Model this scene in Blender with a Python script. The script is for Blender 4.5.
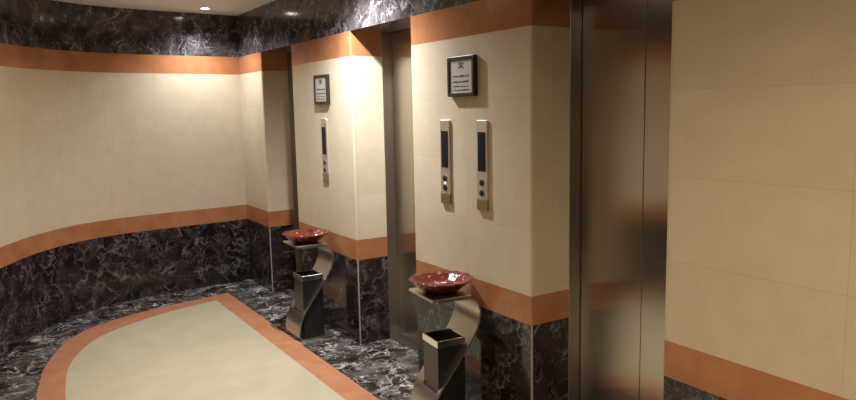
import bpy, bmesh, math, random
from mathutils import Vector, Matrix

for o in list(bpy.data.objects):
    bpy.data.objects.remove(o)
scene = bpy.context.scene
COL = scene.collection

# ------------------------------------------------------------------ camera
F_PX = 700.0
def _ray(x, y):
    return Vector((x - 428.0, 200.0 - y, -F_PX))
_Y = _ray(-19.5, 118.4).normalized()
_t = -((540 - 428.0) * _Y[0] - F_PX * _Y[2]) / _Y[1]
_Z = -Vector((540 - 428.0, _t, -F_PX)).normalized()
_X = _Y.cross(_Z)
cam_data = bpy.data.cameras.new('camera')
cam_data.sensor_width = 36.0
cam_data.lens = F_PX / 856.0 * 36.0
cam_data.clip_start = 0.02
cam = bpy.data.objects.new('camera', cam_data)
COL.objects.link(cam)
cam.matrix_world = Matrix.Translation((0, 0, 1.6)) @ Matrix((_X, _Y, _Z)).to_4x4()
scene.camera = cam

# ------------------------------------------------------------------ world, exposure
world = bpy.data.worlds.new('world')
scene.world = world
world.use_nodes = True
world.node_tree.nodes['Background'].inputs[0].default_value = (1.0, 0.85, 0.7, 1)
world.node_tree.nodes['Background'].inputs[1].default_value = 0.02
vs = scene.view_settings
vs.view_transform = 'Standard'
vs.look = 'None'
vs.exposure = 0.0
vs.gamma = 1.0
vs.use_curve_mapping = False

# ceiling downlights, then added fill lamps: (x, y, watts, spot degrees, tint)
WARM = (1.0, 0.82, 0.58)
COOL = (0.91, 0.95, 0.97)
DOWNLIGHTS_AND_FILLS = [
    (1.69, 6.16, 85, 140, COOL, 'white recessed ceiling downlight in the far corner, the one seen lit'),
    (1.72, 3.88, 300, 150, COOL, 'recessed ceiling downlight between the two bowl stands, above the middle lift door'),
    (0.35, 4.95, 26, 160, WARM, 'recessed ceiling downlight near the curved wall'),
    (0.60, 0.75, 140, 165, WARM, 'added out-of-view fill lamp over the pale floor field beside the entry'),  # added fill, brightens the right wall and the near pier's return
    (0.30, -0.60, 140, 165, WARM, 'added out-of-view fill lamp right above the viewer'),  # unseen warm fill added from the camera side
    (-1.30, 1.20, 35, 160, WARM, 'added out-of-view fill lamp in the entry hall'),  # added fill lamp that lifts the general light level
]

# ------------------------------------------------------------------ measures
ZC, U1, U0, L1, L0 = 2.49, 2.115, 1.956, 0.730, 0.592
XW = 2.077            # face of the lift wall
XJ = 2.31             # back of the stone jambs
XD = 2.385            # lift door leaves
YF = 6.54             # far corner

# ------------------------------------------------------------------ materials
def new_mat(name):
    m = bpy.data.materials.new(name)
    m.use_nodes = True
    nt = m.node_tree
    return m, nt, nt.nodes['Principled BSDF']

def N(nt, kind, **kw):
    n = nt.nodes.new(kind)
    for k, v in kw.items():
        setattr(n, k, v)
    return n

def ramp(nt, stops, interp='LINEAR'):
    r = nt.nodes.new('ShaderNodeValToRGB')
    r.color_ramp.interpolation = interp
    e = r.color_ramp.elements
    while len(e) > 1:
        e.remove(e[-1])
    e[0].position = stops[0][0]; e[0].color = (*stops[0][1], 1)
    for p, c in stops[1:]:
        q = e.new(p); q.color = (*c, 1)
    return r

def simple(name, col, rough=0.5, metal=0.0, **kw):
    m, nt, b = new_mat(name)
    b.inputs['Base Color'].default_value = (*col, 1)
    b.inputs['Roughness'].default_value = rough
    b.inputs['Metallic'].default_value = metal
    for k, v in kw.items():
        b.inputs[k].default_value = v
    # faint surface unevenness so nothing is perfectly flat
    n = N(nt, 'ShaderNodeTexNoise'); n.inputs['Scale'].default_value = 60
    mr = N(nt, 'ShaderNodeMapRange')
    mr.inputs['To Min'].default_value = max(0.02, rough - 0.04)
    mr.inputs['To Max'].default_value = rough + 0.04
    nt.links.new(n.outputs['Fac'], mr.inputs['Value'])
    nt.links.new(mr.outputs['Result'], b.inputs['Roughness'])
    return m

def mix(nt, fac, a, b, mode='MIX'):
    n = N(nt, 'ShaderNodeMix', data_type='RGBA', blend_type=mode)
    if isinstance(fac, (int, float)): n.inputs[0].default_value = fac
    else: nt.links.new(fac, n.inputs[0])
    for s, v in ((6, a), (7, b)):
        if isinstance(v, tuple): n.inputs[s].default_value = (*v, 1)
        else: nt.links.new(v, n.inputs[s])
    return n.outputs[2]

def math_n(nt, op, a, b=None):
    n = N(nt, 'ShaderNodeMath', operation=op)
    for i, v in enumerate((a, b)):
        if v is None: continue
        if isinstance(v, (int, float)): n.inputs[i].default_value = v
        else: nt.links.new(v, n.inputs[i])
    return n.outputs[0]

def dark_marble(name, vein=1.0, scale=1.0, rough=0.09, base=(0.020, 0.013, 0.011), patch=(0.075, 0.055, 0.055), veinc=(0.50, 0.46, 0.44)):
    m, nt, b = new_mat(name)
    tc = N(nt, 'ShaderNodeTexCoord')
    mp = N(nt, 'ShaderNodeMapping')
    mp.inputs['Scale'].default_value = (scale,) * 3
    nt.links.new(tc.outputs['Object'], mp.inputs[0])
    warp = N(nt, 'ShaderNodeTexNoise'); warp.inputs['Scale'].default_value = 5; warp.inputs['Detail'].default_value = 4
    nt.links.new(mp.outputs[0], warp.inputs['Vector'])
    vm = N(nt, 'ShaderNodeVectorMath', operation='MULTIPLY_ADD')
    vm.inputs[1].default_value = (0.28, 0.28, 0.28)
    nt.links.new(warp.outputs['Color'], vm.inputs[0]); nt.links.new(mp.outputs[0], vm.inputs[2])
    vec = vm.outputs[0]
    # thready veins along the mid level of a noise, plus a finer broken net
    v1 = N(nt, 'ShaderNodeTexNoise'); v1.inputs['Scale'].default_value = 5.5; v1.inputs['Detail'].default_value = 5
    v2 = N(nt, 'ShaderNodeTexVoronoi', feature='DISTANCE_TO_EDGE'); v2.inputs['Scale'].default_value = 13.0
    nt.links.new(vec, v1.inputs['Vector']); nt.links.new(vec, v2.inputs['Vector'])
    r1 = ramp(nt, [(0.0, (1, 1, 1)), (0.010, (0.45,) * 3), (0.035, (0, 0, 0))])
    r2 = ramp(nt, [(0.0, (0.8,) * 3), (0.03, (0.25,) * 3), (0.08, (0, 0, 0))])
    nt.links.new(math_n(nt, 'ABSOLUTE', math_n(nt, 'SUBTRACT', v1.outputs['Fac'], 0.5)), r1.inputs[0]); nt.links.new(v2.outputs['Distance'], r2.inputs[0])
    mk = N(nt, 'ShaderNodeTexNoise'); mk.inputs['Scale'].default_value = 4.2; mk.inputs['Detail'].default_value = 3
    nt.links.new(mp.outputs[0], mk.inputs['Vector'])
    rm1 = ramp(nt, [(0.42, (0, 0, 0)), (0.62, (1, 1, 1))])
    nt.links.new(mk.outputs['Fac'], rm1.inputs[0])
    mk2 = N(nt, 'ShaderNodeTexNoise'); mk2.inputs['Scale'].default_value = 7.7; mk2.inputs['Detail'].default_value = 3
    nt.links.new(vec, mk2.inputs['Vector'])
    rm2 = ramp(nt, [(0.46, (0, 0, 0)), (0.66, (1, 1, 1))])
    nt.links.new(mk2.outputs['Fac'], rm2.inputs[0])
    a = math_n(nt, 'MULTIPLY', r1.outputs[0], rm1.outputs[0])
    c = math_n(nt, 'MULTIPLY', r2.outputs[0], rm2.outputs[0])
    fac = math_n(nt, 'MINIMUM', math_n(nt, 'MULTIPLY', math_n(nt, 'ADD', a, c), vein), 1.0)
    cloud = N(nt, 'ShaderNodeTexNoise'); cloud.inputs['Scale'].default_value = 6; cloud.inputs['Detail'].default_value = 6
    nt.links.new(vec, cloud.inputs['Vector'])
    rc = ramp(nt, [(0.42, base), (0.68, patch)])
    nt.links.new(cloud.outputs['Fac'], rc.inputs[0])
    col = mix(nt, fac, rc.outputs[0], veinc)
    nt.links.new(col, b.inputs['Base Color'])
    b.inputs['Roughness'].default_value = rough
    return m

def stone(name, c1, c2, rough, joint=None, bw=0.62, bh=0.3065, voff=-L1, scale=9.0, mortar=0.0016, tone=0.94):
    """honed stone with cloudy tone; joint = UV grid of slabs"""
    m, nt, b = new_mat(name)
    tc = N(nt, 'ShaderNodeTexCoord')
    n1 = N(nt, 'ShaderNodeTexNoise'); n1.inputs['Scale'].default_value = scale; n1.inputs['Detail'].default_value = 6
    nt.links.new(tc.outputs['Object'], n1.inputs['Vector'])
    r = ramp(nt, [(0.35, c1), (0.65, c2)])
    nt.links.new(n1.outputs['Fac'], r.inputs[0])
    col = r.outputs[0]
    if joint:
        mp = N(nt, 'ShaderNodeMapping'); mp.inputs['Location'].default_value = (joint[0], voff, 0)
        nt.links.new(tc.outputs['UV'], mp.inputs[0])
        br = N(nt, 'ShaderNodeTexBrick'); br.offset = joint[1]
        br.inputs['Scale'].default_value = 1.0
        br.inputs['Brick Width'].default_value = bw
        br.inputs['Row Height'].default_value = bh
        br.inputs['Mortar Size'].default_value = mortar
        br.inputs['Mortar Smooth'].default_value = 0.3
        br.inputs['Color1'].default_value = (1, 1, 1, 1)
        br.inputs['Color2'].default_value = (tone, tone * 0.985, tone * 0.96, 1)
        br.inputs['Mortar'].default_value = (0.84, 0.81, 0.77, 1)
        nt.links.new(mp.outputs[0], br.inputs['Vector'])
        col = mix(nt, 1.0, col, br.outputs['Color'], 'MULTIPLY')
    sp = N(nt, 'ShaderNodeTexNoise'); sp.inputs['Scale'].default_value = 55; sp.inputs['Detail'].default_value = 3
    nt.links.new(tc.outputs['Object'], sp.inputs['Vector'])
    rs = ramp(nt, [(0.28, (0.86, 0.83, 0.79)), (0.46, (1, 1, 1))])
    nt.links.new(sp.outputs['Fac'], rs.inputs[0])
    col = mix(nt, 0.3, col, rs.outputs[0], 'MULTIPLY')
    nt.links.new(col, b.inputs['Base Color'])
    b.inputs['Roughness'].default_value = rough
    return m

def brushed(name, col, rough, grain=(260, 260, 3), aniso=0.0):
    m, nt, b = new_mat(name)
    tc = N(nt, 'ShaderNodeTexCoord'); mp = N(nt, 'ShaderNodeMapping')
    mp.inputs['Scale'].default_value = grain
    nt.links.new(tc.outputs['Object'], mp.inputs[0])
    n = N(nt, 'ShaderNodeTexNoise'); n.inputs['Scale'].default_value = 1.0; n.inputs['Detail'].default_value = 2
    nt.links.new(mp.outputs[0], n.inputs['Vector'])
    mr = N(nt, 'ShaderNodeMapRange')
    mr.inputs['To Min'].default_value = rough - 0.02; mr.inputs['To Max'].default_value = rough + 0.025
    nt.links.new(n.outputs['Fac'], mr.inputs['Value'])
    nt.links.new(mr.outputs['Result'], b.inputs['Roughness'])
    r = ramp(nt, [(0.3, tuple(c * 0.965 for c in col)), (0.7, col)])
    nt.links.new(n.outputs['Fac'], r.inputs[0]); nt.links.new(r.outputs[0], b.inputs['Base Color'])
    b.inputs['Metallic'].default_value = 1.0
    if aniso:
        tg = N(nt, 'ShaderNodeTangent', direction_type='UV_MAP'); tg.uv_map = 'UVMap'
        nt.links.new(tg.outputs[0], b.inputs['Tangent'])
        b.inputs['Anisotropic'].default_value = aniso
        b.inputs['Anisotropic Rotation'].default_value = ANISO_ROT
    return m
ANISO_ROT = 0.0

M_CREAM = stone('cream_stone', (0.575, 0.482, 0.362), (0.615, 0.517, 0.390), 0.30, joint=(0.51, 0.0), bw=0.632)
M_CREAM_CURVE = stone('cream_stone_slabs', (0.575, 0.482, 0.362), (0.615, 0.517, 0.390), 0.30, joint=(0.05, 0.0), bw=0.42, bh=1.226, mortar=0.0012, tone=0.965)
M_ORANGE = stone('orange_marble', (0.37, 0.150, 0.064), (0.45, 0.195, 0.088), 0.16, joint=(0.2, 0.0), bw=0.62, bh=3.0, scale=7, tone=0.90)
M_STRIP = stone('orange_floor_marble', (0.40, 0.172, 0.088), (0.47, 0.21, 0.112), 0.22, scale=7)
M_FLOOR = stone('cream_floor_marble', (0.44, 0.390, 0.270), (0.475, 0.425, 0.305), 0.17, scale=5)
M_DARK = dark_marble('dark_veined_marble', vein=0.48, scale=1.4, patch=(0.040, 0.029, 0.031), veinc=(0.36, 0.33, 0.34), base=(0.014, 0.009, 0.008))
M_FRIEZE = dark_marble('dark_veined_frieze_marble', vein=0.62, scale=1.45, rough=0.12, patch=(0.092, 0.078, 0.083), veinc=(0.45, 0.42, 0.43), base=(0.030, 0.023, 0.024))
M_DARKFLOOR = dark_marble('dark_veined_floor_marble', vein=1.15, scale=1.15, rough=0.10, patch=(0.13, 0.115, 0.11), veinc=(0.58, 0.55, 0.53))
M_EDGE = simple('pale_marble_edge', (0.30, 0.26, 0.24), 0.3)  # paler tone for the chamfered base corners
M_PLASTER = stone('ceiling_plaster', (0.80, 0.78, 0.74), (0.83, 0.81, 0.77), 0.75, scale=3)
M_DOOR = brushed('brushed_door_steel', (0.61, 0.565, 0.50), 0.22, aniso=1.0)
M_FRAME = brushed('brushed_frame_steel', (0.42, 0.40, 0.375), 0.28)
M_STAND = brushed('stand_steel', (0.58, 0.55, 0.50), 0.30, grain=(8, 200, 8))
M_PANEL = brushed('panel_steel', (0.76, 0.74, 0.70), 0.40)
M_CHROME = simple('bright_rim_steel', (0.80, 0.77, 0.72), 0.14, 1.0)
M_BIN = simple('black_bin_lacquer', (0.013, 0.012, 0.012), 0.28)
M_BLACK = simple('dark_display', (0.008, 0.007, 0.008), 0.45, **{'Specular IOR Level': 0.2})
M_BUTTON = simple('button_ring', (0.05, 0.045, 0.045), 0.3)
M_CAP = brushed('bronze_cap', (0.48, 0.39, 0.29), 0.35)
M_WOOD = simple('dark_frame_wood', (0.020, 0.012, 0.008), 0.40)
M_PLATE = simple('engraved_silver_plate', (0.56, 0.53, 0.48), 0.38, 0.35)
M_INK = simple('engraving_ink', (0.05, 0.045, 0.04), 0.6)
M_TRIMRING = simple('downlight_ring', (0.75, 0.72, 0.66), 0.4)

def emit_mat(name, col, s):
    m, nt, b = new_mat(name)
    b.inputs['Base Color'].default_value = (*col, 1)
    b.inputs['Emission Color'].default_value = (*col, 1)
    b.inputs['Emission Strength'].default_value = s
    return m
M_LAMP = emit_mat('lamp_lens', (1.0, 0.88, 0.70), 30.0)
M_LITBUTTON = emit_mat('lit_button', (1.0, 0.86, 0.66), 0.9)

def glass_bowl_mat():
    m, nt, b = new_mat('red_glass')
    tc = N(nt, 'ShaderNodeTexCoord')
    n = N(nt, 'ShaderNodeTexNoise'); n.inputs['Scale'].default_value = 14; n.inputs['Detail'].default_value = 4
    nt.links.new(tc.outputs['Object'], n.inputs['Vector'])
    r = ramp(nt, [(0.35, (0.075, 0.011, 0.006)), (0.65, (0.17, 0.028, 0.014))])
    nt.links.new(n.outputs['Fac'], r.inputs[0]); nt.links.new(r.outputs[0], b.inputs['Base Color'])
    b.inputs['Roughness'].default_value = 0.10
    b.inputs['Transmission Weight'].default_value = 0.12
    vo = N(nt, 'ShaderNodeTexVoronoi'); vo.inputs['Scale'].default_value = 30
    nt.links.new(tc.outputs['Object'], vo.inputs['Vector'])
    dome = ramp(nt, [(0.0, (1, 1, 1)), (0.22, (0.62,) * 3), (0.38, (0, 0, 0))], 'EASE')
    nt.links.new(vo.outputs['Distance'], dome.inputs[0])
    bp = N(nt, 'ShaderNodeBump'); bp.inputs['Strength'].default_value = 0.7; bp.inputs['Distance'].default_value = 0.005
    nt.links.new(dome.outputs[0], bp.inputs['Height'])
    nt.links.new(bp.outputs['Normal'], b.inputs['Normal'])
    b.inputs['IOR'].default_value = 1.5
    return m
M_BOWL = glass_bowl_mat()
M_PALE_DOT = simple('pale_dot', (0.72, 0.64, 0.58), 0.15)

# ------------------------------------------------------------------ mesh helpers
def link(name, bm, mats, parent=None, smooth=False, kind=None):
    me = bpy.data.meshes.new(name)
    bmesh.ops.recalc_face_normals(bm, faces=bm.faces[:])
    bm.to_mesh(me); bm.free()
    for m in (mats if isinstance(mats, (list, tuple)) else [mats]):
        me.materials.append(m)
    if smooth:
        for p in me.polygons: p.use_smooth = True
    o = bpy.data.objects.new(name, me)
    COL.objects.link(o)
    if parent: o.parent = parent
    if kind: o['kind'] = kind
    return o

def thing(name, label, cat, loc=(0, 0, 0), rotz=0.0, group=None):
    o = bpy.data.objects.new(name, None)
    o.empty_display_size = 0.1
    COL.objects.link(o)
    o.location = loc; o.rotation_euler = (0, 0, rotz)
    tag(o, label, cat, group)
    return o

def tag(o, label, cat, group=None):
    o['label'] = label; o['category'] = cat
    if group: o['group'] = group

def box(bm, x0, x1, y0, y1, z0, z1, bevel=0.0, seg=2):
    r = bmesh.ops.create_cube(bm, size=1.0)
    vs_ = r['verts']
    for v in vs_:
        v.co = Vector((x0 + (v.co.x + .5) * (x1 - x0), y0 + (v.co.y + .5) * (y1 - y0), z0 + (v.co.z + .5) * (z1 - z0)))
    if bevel:
        es = list({e for v in vs_ for e in v.link_edges})
        bmesh.ops.bevel(bm, geom=es, offset=bevel, segments=seg, profile=0.5, affect='EDGES')
    return bm

def cyl(bm, c, axis, r, h, seg=24, r2=None):
    rot = {'z': Matrix.Identity(4), 'x': Matrix.Rotation(math.pi / 2, 4, 'Y'), 'y': Matrix.Rotation(math.pi / 2, 4, 'X')}[axis]
    bmesh.ops.create_cone(bm, cap_ends=True, segments=seg, radius1=r, radius2=r if r2 is None else r2, depth=h,
                          matrix=Matrix.Translation(c) @ rot)

def prism(bm, poly, z0, z1, uvl, u0=0.0, mat_of=None):
    """vertical prism over a plan polygon, u = length run along the outline, v = height"""
    n = len(poly)
    lo = [bm.verts.new((p[0], p[1], z0)) for p in poly]
    hi = [bm.verts.new((p[0], p[1], z1)) for p in poly]
    u = u0
    for i in range(n):
        j = (i + 1) % n
        d = math.dist(poly[i], poly[j])
        f = bm.faces.new((lo[i], lo[j], hi[j], hi[i]))
        for lp, (uu, vv) in zip(f.loops, ((u, z0), (u + d, z0), (u + d, z1), (u, z1))):
            lp[uvl].uv = (uu, vv)
        if mat_of: f.material_index = mat_of(i, poly)
        u += d
    for ring in (lo, hi):
        f = bm.faces.new(ring)
        for lp in f.loops: lp[uvl].uv = (lp.vert.co.x, lp.vert.co.y)

def catmull(pts, n=8):
    out = []
    P = [pts[0]] + list(pts) + [pts[-1]]
    for i in range(1, len(P) - 2):
        a, b, c, d = (Vector(q) for q in P[i - 1:i + 3])
        for k in range(n):
            t = k / n
            out.append(0.5 * ((2 * b) + (c - a) * t + (2 * a - 5 * b + 4 * c - d) * t * t + (3 * b - a - 3 * c + d) * t ** 3))
    out.append(Vector(pts[-1]))
    return [(v.x, v.y) for v in out]

# ------------------------------------------------------------------ the setting
CH = 0.007
def pier_poly(y0, y1, xb=XJ):
    c = CH
    return [(XW, y1 - c), (XW, y0 + c), (XW + c, y0), (xb, y0), (xb, y1), (XW + c, y1)]
PIERS = [(5.93, YF + 0.12), (4.200, 5.235), (2.410, 3.440), (-2.60, 1.667)]
OPENINGS = [(5.235, 5.93), (3.440, 4.200), (1.667, 2.410)]

def pier_band(name, z0, z1, mats, edge=False):
    bm = bmesh.new(); uvl = bm.loops.layers.uv.new('UVMap')
    for (a, b) in PIERS:
        prism(bm, pier_poly(a, b), z0, z1, uvl, u0=10 - b,
              mat_of=(lambda i, p: 1 if i in (1, 5) else 0) if edge else None)
    return link(name, bm, mats, kind='structure')

pier_band('wall_right', L1, U0, M_CREAM)
pier_band('baseboard_right', 0.0, L0, [M_DARK, M_EDGE], edge=True)
pier_band('trim_1', L0, L1, M_ORANGE)
pier_band('trim_2', U0, U1, M_ORANGE)
# frieze runs straight over the openings as their lintel
bm = bmesh.new(); uvl = bm.loops.layers.uv.new('UVMap')
prism(bm, [(XW, YF + 0.12), (XW, -2.6), (2.60, -2.6), (2.60, YF + 0.12)], U1, ZC, uvl)
link('trim_3', bm, M_FRIEZE, kind='structure')

# curved wall with its return into the entry hall
CURVE = catmull([(XW, 6.545), (1.83, 6.515), (1.50, 6.49), (1.17, 6.455), (0.86, 6.385), (0.54, 6.21), (0.27, 5.915),
                 (0.10, 5.62), (0.0, 5.41), (-0.08, 5.10), (-0.13, 4.7), (-0.165, 4.2), (-0.18, 3.75), (-0.18, 3.45)], 6)
def offset(path, d):
    out = []
    for i, p in enumerate(path):
        a = Vector(path[max(i - 1, 0)]); b = Vector(path[min(i + 1, len(path) - 1)])
        t = (b - a).normalized()
        out.append((p[0] + t.y * d, p[1] - t.x * d))
    return out
CURVE_OUT = offset(CURVE, -0.14)
if (Vector(CURVE_OUT[40]) - Vector((1.2, 4))).length < (Vector(CURVE[40]) - Vector((1.2, 4))).length:
    CURVE_OUT = offset(CURVE, 0.14)
CURVE_OUT[0] = (XW, 6.69)
CURVE_POLY = CURVE + CURVE_OUT[::-1]
def curve_band(name, z0, z1, m):
    bm = bmesh.new(); uvl = bm.loops.layers.uv.new('UVMap')
    prism(bm, CURVE_POLY, z0, z1, uvl)
    o = link(name, bm, m, kind='structure')
    return o
curve_band('wall_left', L1, U0, M_CREAM_CURVE)
curve_band('baseboard_left', 0.0, L0, M_DARK)
curve_band('trim_4', L0, L1, M_ORANGE)
curve_band('trim_5', U0, U1, M_ORANGE)
curve_band('trim_6', U1, ZC, M_FRIEZE)

# entry hall behind the viewer
HALL = [(-0.3195, 3.45), (-2.4, 3.45), (-2.4, -2.6), (XW, -2.6), (XW, -2.75), (-2.55, -2.75), (-2.55, 3.60), (-0.3195, 3.60)]
for nm, a, b, m in (('wall_back', L1, U0, M_CREAM), ('baseboard_back', 0, L0, M_DARK), ('trim_7', L0, L1, M_ORANGE),
                    ('trim_8', U0, U1, M_ORANGE), ('trim_9', U1, ZC, M_FRIEZE)):
    bm = bmesh.new(); uvl = bm.loops.layers.uv.new('UVMap')
    prism(bm, HALL, a, b, uvl)
    link(nm, bm, m, kind='structure')

# ceiling
bm = bmesh.new()
box(bm, -2.56, 2.60, -2.76, 6.80, ZC, ZC + 0.08)
link('ceiling', bm, M_PLASTER, kind='structure')

# floor: dark border, orange strip, pale field, all one level
S_OUT_FAR = [(1.742, 6.165), (1.40, 6.085), (1.06, 6.01), (0.66, 5.825), (0.45, 5.615), (0.325, 5.37), (0.215, 5.02), (0.168, 4.75), (0.130, 4.43), (0.105, 4.0), (0.085, 3.3)]
S_IN_FAR = [(1.585, 5.965), (1.30, 5.895), (1.0, 5.77), (0.65, 5.53), (0.475, 5.28), (0.35, 4.95), (0.295, 4.6), (0.270, 4.3), (0.25, 3.9), (0.235, 3.3)]
YM = 1.95     # the inlay repeats towards the near end
def close_loop(far):
    c = catmull(far, 5)
    near = [(x, 2 * YM - y) for x, y in reversed(c)]
    return c + near
LOOP_O, LOOP_I = close_loop(S_OUT_FAR), close_loop(S_IN_FAR)
bm = bmesh.new()
def ring_face(outer, inner, mi):
    """fill between two closed outlines"""
    eds = []
    for loop in ([outer] if inner is None else [outer, inner]):
        vv = [bm.verts.new((x, y, 0.0)) for x, y in loop]
        eds += [bm.edges.new((vv[i], vv[(i + 1) % len(vv)])) for i in range(len(vv))]
    r = bmesh.ops.triangle_fill(bm, use_beauty=True, edges=eds)
    for f in r['geom']:
        if isinstance(f, bmesh.types.BMFace): f.material_index = mi
RIM = [(-2.56, -2.76), (2.60, -2.76), (2.60, 6.80), (-2.56, 6.80)]
ring_face(RIM, LOOP_O, 0)
ring_face(LOOP_O, LOOP_I, 1)
ring_face(LOOP_I, None, 2)
# underside
ul = [bm.verts.new((x, y, -0.08)) for x, y in RIM]
fu = bm.faces.new(ul)
bmesh.ops.remove_doubles(bm, verts=bm.verts[:], dist=1e-5)
fl = link('floor', bm, [M_DARKFLOOR, M_STRIP, M_FLOOR], kind='structure')
for p in fl.data.polygons:
    if (p.center.z > -0.04) == (p.normal.z < 0):
        p.flip()

# lift doors
for k, (a, b) in enumerate(OPENINGS):
    bm = bmesh.new()
    fw = 0.10
    for (p, q) in ((a - fw, a), (b, b + fw)):
        box(bm, XJ, XD + 0.07, p, q, 0.0, U1, 0.003, 1)
    d = link('door_%d' % (k + 1), bm, M_FRAME, kind='structure')
    mid = (a + b) / 2
    for (p, q) in ((a + 0.003, mid - 0.0012), (mid + 0.0012, b - 0.003)):
        bm = bmesh.new(); box(bm, XD, XD + 0.04, p, q, 0.012, U1 - 0.001, 0.002, 1)
        uvl = bm.loops.layers.uv.new('UVMap')
        for f in bm.faces:
            for lp in f.loops: lp[uvl].uv = (lp.vert.co.y + lp.vert.co.x, lp.vert.co.z)
        link('door_panel', bm, M_DOOR, parent=d)
    bm = bmesh.new()
    box(bm, XJ, XD + 0.07, a, b, 0.0, 0.008)
    for gx in (XD + 0.008, XD + 0.026):
        box(bm, gx, gx + 0.006, a, b, 0.008, 0.0105)
    link('door_sill', bm, M_FRAME, parent=d)
# unseen backing behind the doors, added to stop light leaks
bm = bmesh.new(); uvl = bm.loops.layers.uv.new('UVMap')
box(bm, 2.50, 2.60, -2.6, YF + 0.12, 0.0, U1)
link('wall_backing', bm, M_BLACK, kind='structure')

# ------------------------------------------------------------------ downlights and added fill lamps
for i, (x, y, w, deg, tint, lab) in enumerate(DOWNLIGHTS_AND_FILLS):
    t = thing('downlight_or_fill', lab, 'ceiling light', (x, y, ZC), group='ceiling downlights')
    bm = bmesh.new()
    R0, R1, seg = 0.036, 0.050, 32
    rings = []
    for (r, z) in ((R0, -0.001), (R0, -0.006), (R1 - 0.006, -0.007), (R1, -0.003), (R1, 0.0)):
        rings.append([bm.verts.new((r * math.cos(2 * math.pi * s / seg), r * math.sin(2 * math.pi * s / seg), z)) for s in range(seg)])
    for r0, r1 in zip(rings, rings[1:]):
        for s in range(seg):
            bm.faces.new((r0[s], r0[(s + 1) % seg], r1[(s + 1) % seg], r1[s]))
    link('trim_ring', bm, M_TRIMRING, parent=t, smooth=True)
    bm = bmesh.new(); cyl(bm, (0, 0, -0.002), 'z', R0, 0.003, 32)
    link('lamp_lens', bm, M_LAMP, parent=t)
    ld = bpy.data.lights.new('lamp', 'SPOT')
    ld.energy = w; ld.spot_size = math.radians(deg); ld.spot_blend = 1.0
    ld.color = tint; ld.shadow_soft_size = 0.03
    lo = bpy.data.objects.new('lamp', ld)
    COL.objects.link(lo); lo.parent = t; lo.location = (0, 0, -0.02)

# ------------------------------------------------------------------ S-shaped bin stands
def sheet_mesh(profile, width, thick, hole=None):
    """a bent steel sheet: profile in x-z swept along y, with an optional rectangular cut-out"""
    bm = bmesh.new()
    ys = [0, BY0 - 0.001, BY1 + 0.001, width]
    P = [Vector((p[0], 0, p[1])) for p in profile]
    nrm = []
    for i in range(len(P)):
        t = (P[min(i + 1, len(P) - 1)] - P[max(i - 1, 0)]).normalized()
        nrm.append(Vector((-t.z, 0, t.x)))
    V = {}
    for i, p in enumerate(P):
        for j, y in enumerate(ys):
            for s in (0, 1):
                q = p + nrm[i] * (thick * (s - 0.5))
                V[i, j, s] = bm.verts.new((q.x, y, q.z))
    full = {}
    for i in range(len(P) - 1):
        for j in range(3):
            full[i, j] = not (hole and j == 1 and hole(P[i]) and hole(P[i + 1]))
    for (i, j), ok in full.items():
        if not ok: continue
        c = [(i, j), (i + 1, j), (i + 1, j + 1), (i, j + 1)]
        for s in (0, 1):
            bm.faces.new([V[a, b, s] for a, b in (c if s else c[::-1])])
        for (di, dj, e) in ((-1, 0, (c[0], c[3])), (1, 0, (c[1], c[2])), (0, -1, (c[0], c[1])), (0, 1, (c[3], c[2]))):
            if not full.get((i + di, j + dj), False):
                (a, b), (p, q) = e
                bm.faces.new((V[a, b, 0], V[p, q, 0], V[p, q, 1], V[a, b, 1]))
    return bm

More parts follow.
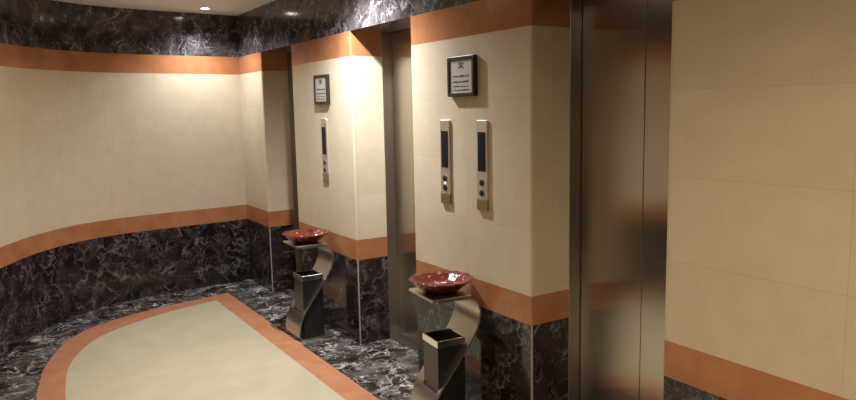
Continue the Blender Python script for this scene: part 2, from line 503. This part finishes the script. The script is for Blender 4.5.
S_PROFILE = catmull([(0.055, 0.663), (0.18, 0.663), (0.245, 0.655), (0.282, 0.625), (0.293, 0.575), (0.278, 0.510), (0.232, 0.430), (0.165, 0.340),
                     (0.100, 0.257), (0.056, 0.196), (0.030, 0.135), (0.018, 0.085), (0.016, 0.040), (0.034, 0.013), (0.075, 0.0065)], 12)
BX0, BX1, BY0, BY1 = 0.060, 0.212, 0.024, 0.186
def make_stand(loc, label, rot=0.0):
    t = thing('bin_stand', label, 'waste bin stand', loc, rot, group='curved steel bin stands')
    bm = sheet_mesh(S_PROFILE, 0.26, 0.009, hole=lambda p: BX0 - 0.008 < p.x < BX1 + 0.008 and 0.12 < p.z < 0.60)
    o = link('curved_sheet', bm, M_STAND, parent=t, smooth=True)
    md = o.modifiers.new('edge', 'EDGE_SPLIT'); md.split_angle = math.radians(40)
    bm = bmesh.new(); box(bm, 0.02, 0.240, -0.006, 0.266, 0.6675, 0.682, 0.004, 2)
    link('top_plate', bm, M_STAND, parent=t)
    bm = bmesh.new(); box(bm, 0.03, 0.285, -0.004, 0.264, 0.0, 0.010, 0.003, 2)
    link('base_plate', bm, M_STAND, parent=t)
    # hollow square bin passing through the slot in the sheet
    bm = bmesh.new()
    w = 0.004
    zb, zt = 0.0115, 0.425
    o_ = [(BX0, BY0), (BX1, BY0), (BX1, BY1), (BX0, BY1)]
    i_ = [(BX0 + w, BY0 + w), (BX1 - w, BY0 + w), (BX1 - w, BY1 - w), (BX0 + w, BY1 - w)]
    def q(pts, z): return [bm.verts.new((x, y, z)) for x, y in pts]
    ob, ot, it, ib = q(o_, zb), q(o_, zt), q(i_, zt), q(i_, zb + 0.006)
    for r0, r1 in ((ob, ot), (ot, it), (it, ib)):
        for s in range(4):
            bm.faces.new((r0[s], r0[(s + 1) % 4], r1[(s + 1) % 4], r1[s]))
    bm.faces.new(ob); bm.faces.new(ib)
    bn = link('bin', bm, M_BIN, parent=t)
    bm = bmesh.new()
    e = 0.003
    for (x0, x1, y0, y1) in ((BX0 - e, BX1 + e, BY0 - e, BY0 + w), (BX0 - e, BX1 + e, BY1 - w, BY1 + e),
                             (BX0 - e, BX0 + w, BY0 + w, BY1 - w), (BX1 - w, BX1 + e, BY0 + w, BY1 - w)):
        box(bm, x0, x1, y0, y1, zt, zt + 0.036, 0.0015, 1)
    link('bin_rim', bm, M_CHROME, parent=bn)['label'] = 'bright steel rim of the bin'
    return t

STAND_FAR = (1.737, 4.485, 0.0)
STAND_NEAR = (1.746, 2.785, 0.0)
make_stand(STAND_FAR, 'curved steel stand with square black bin by far pier under farther bowl')
make_stand(STAND_NEAR, 'curved steel stand with square black bin, nearer one below two call panels', math.radians(-6))

# ------------------------------------------------------------------ red glass bowls
def make_bowl(loc, label, rot):
    seg = 72
    prof_o = [(0.0, 0.0), (0.068, 0.0), (0.080, 0.003), (0.104, 0.015), (0.130, 0.036), (0.150, 0.055), (0.161, 0.062)]
    prof_i = [(0.163, 0.067), (0.148, 0.062), (0.126, 0.043), (0.098, 0.023), (0.066, 0.012), (0.0, 0.010)]
    bm = bmesh.new()
    prev = None
    for (r, z) in prof_o + prof_i:
        if r == 0:
            cur = [bm.verts.new((0, 0, z))]
        else:
            cur = []
            for s in range(seg):
                a = 2 * math.pi * s / seg
                k = max(0.0, (r - 0.06) / 0.10)
                rr = r * (1 + 0.010 * k * math.cos(12 * a))
                cur.append(bm.verts.new((rr * math.cos(a), rr * math.sin(a), z + 0.0022 * k * math.cos(12 * a + 0.4))))
        if prev:
            for s in range(seg):
                s2 = (s + 1) % seg
                if len(prev) == 1: bm.faces.new((prev[0], cur[s], cur[s2]))
                elif len(cur) == 1: bm.faces.new((prev[s], prev[s2], cur[0]))
                else: bm.faces.new((prev[s], prev[s2], cur[s2], cur[s]))
        prev = cur
    # small pale dots around the inside of the bowl
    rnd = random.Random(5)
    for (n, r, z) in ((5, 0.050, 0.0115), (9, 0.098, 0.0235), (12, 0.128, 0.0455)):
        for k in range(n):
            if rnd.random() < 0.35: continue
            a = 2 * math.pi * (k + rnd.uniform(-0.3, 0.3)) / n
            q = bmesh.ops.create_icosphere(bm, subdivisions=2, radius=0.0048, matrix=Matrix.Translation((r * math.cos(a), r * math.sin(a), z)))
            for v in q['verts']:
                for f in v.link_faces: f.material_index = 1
    o = link('glass_bowl', bm, [M_BOWL, M_PALE_DOT], smooth=True)
    o.location = loc; o.rotation_euler = (0, 0, rot)
    tag(o, label, 'bowl', 'red glass bowls on the stands')
    return o
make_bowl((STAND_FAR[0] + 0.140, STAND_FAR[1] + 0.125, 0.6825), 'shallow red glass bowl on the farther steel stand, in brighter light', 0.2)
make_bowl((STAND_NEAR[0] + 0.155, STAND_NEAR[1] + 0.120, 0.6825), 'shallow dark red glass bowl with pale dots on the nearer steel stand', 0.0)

# ------------------------------------------------------------------ wall plaques
def make_plaque(y0, y1, z0, z1, label, seed):
    rnd = random.Random(seed)
    yc, zc = (y0 + y1) / 2, (z0 + z1) / 2
    w, h = (y1 - y0), (z1 - z0)
    t = thing('wall_plaque', label, 'plaque', (XW, yc, zc), group='framed notice plaques')
    fb, dp = 0.020, 0.026
    bm = bmesh.new()
    box(bm, -dp, 0, -w / 2, -w / 2 + fb, -h / 2, h / 2, 0.003, 2)
    box(bm, -dp, 0, w / 2 - fb, w / 2, -h / 2, h / 2, 0.003, 2)
    box(bm, -dp, 0, -w / 2 + fb, w / 2 - fb, -h / 2, -h / 2 + fb, 0.003, 2)
    box(bm, -dp, 0, -w / 2 + fb, w / 2 - fb, h / 2 - fb, h / 2, 0.003, 2)
    link('frame', bm, M_WOOD, parent=t)
    bm = bmesh.new(); box(bm, -0.020, 0, -w / 2 + fb, w / 2 - fb, -h / 2 + fb, h / 2 - fb)
    link('plate', bm, M_PLATE, parent=t)
    # emblem: two crossed strokes under a short crown (image left is +y)
    bm = bmesh.new()
    X0, X1 = -0.0212, -0.0198
    ez = h * 0.26
    for sgn in (-1, 1):
        n = 7
        pts = []
        for i in range(n):
            a = -1 + 2 * i / (n - 1)
            pts.append((sgn * a * 0.024, ez - 0.004 - 0.012 * a + 0.006 * (a * a)))
        for (p, q) in zip(pts, pts[1:]):
            th = 0.003
            vv = [bm.verts.new((x, yy, zz)) for x in (X0, X1) for yy, zz in ((p[0], p[1] - th), (q[0], q[1] - th), (q[0], q[1] + th), (p[0], p[1] + th))]
            for f in ((0, 1, 2, 3), (7, 6, 5, 4), (0, 4, 5, 1), (1, 5, 6, 2), (2, 6, 7, 3), (3, 7, 4, 0)):
                bm.faces.new([vv[i] for i in f])
    box(bm, X0, X1, -0.0025, 0.0025, ez - 0.004, ez + 0.014)
    box(bm, X0, X1, -0.016, 0.016, ez + 0.012, ez + 0.017)
    link('emblem', bm, M_INK, parent=t)
    # worn lines of lettering, too fine to read
    bm = bmesh.new()
    for (rz, half, th) in ((0.000, 0.072, 0.0075), (-0.028, 0.074, 0.0075), (-0.050, 0.070, 0.0055), (-0.068, 0.074, 0.0055)):
        y = half
        while y > -half + 0.006:
            lw = rnd.choice((0.004, 0.006, 0.009, 0.012))
            y2 = max(y - lw, -half)
            hh = th * rnd.choice((0.6, 0.8, 1.0))
            bz = rz + rnd.choice((-0.001, 0, 0.001))
            box(bm, X0, X1, y2, y, bz - hh / 2, bz + hh / 2)
            if rnd.random() < 0.5:
                box(bm, X0, X1, y2, y2 + 0.0022, bz, bz + th * 0.95)
            y = y2 - rnd.choice((0.002, 0.003, 0.007))
    link('lettering', bm, M_INK, parent=t)
    return t
make_plaque(4.540, 4.765, 1.650, 1.856, 'dark framed silver plaque on the farther pier above the single call panel', 3)
make_plaque(2.808, 3.040, 1.660, 1.860, 'dark framed silver plaque above the pair of call panels, nearer pier', 8)

# ------------------------------------------------------------------ call panels
def make_panel(yc, z0, z1, label, lit):
    t = thing('call_panel', label, 'lift call panel', (XW, yc, z0), group='lift call panels')
    h = z1 - z0; w = 0.088
    bm = bmesh.new(); box(bm, -0.010, 0, -w / 2, w / 2, 0.058, h, 0.003, 2)
    link('face_plate', bm, M_PANEL, parent=t)
    bm = bmesh.new(); box(bm, -0.012, 0, -w / 2, w / 2, 0.0, 0.057, 0.003, 2)
    link('lower_cap', bm, M_CAP, parent=t)['label'] = 'bronze lower cap'
    bm = bmesh.new(); box(bm, -0.013, -0.009, -0.030, 0.030, h * 0.435, h * 0.875, 0.0012, 1)
    link('display', bm, M_BLACK, parent=t)
    for k, zz in enumerate((0.137, 0.086)):
        bm = bmesh.new(); cyl(bm, (-0.0115, 0, zz), 'x', 0.0165, 0.006, 28)
        b = link('button', bm, M_BUTTON, parent=t)
        bm = bmesh.new(); cyl(bm, (-0.0150, 0, zz), 'x', 0.0085, 0.003, 24)
        link('button_cap', bm, M_BLACK, parent=b)
    if lit:
        bm = bmesh.new(); cyl(bm, (-0.0108, 0, 0.112), 'x', 0.0065, 0.003, 20)
        link('indicator_lamp', bm, M_LITBUTTON, parent=t)
    return t
make_panel(4.655, 1.095, 1.545, 'narrow steel lift call panel alone under the plaque on the farther pier', False)
make_panel(3.097, 1.095, 1.541, 'narrow steel lift call panel with lit white dot, left one on nearer pier', True)
make_panel(2.770, 1.095, 1.541, 'narrow steel lift call panel, right of the pair on the nearer pier', False)
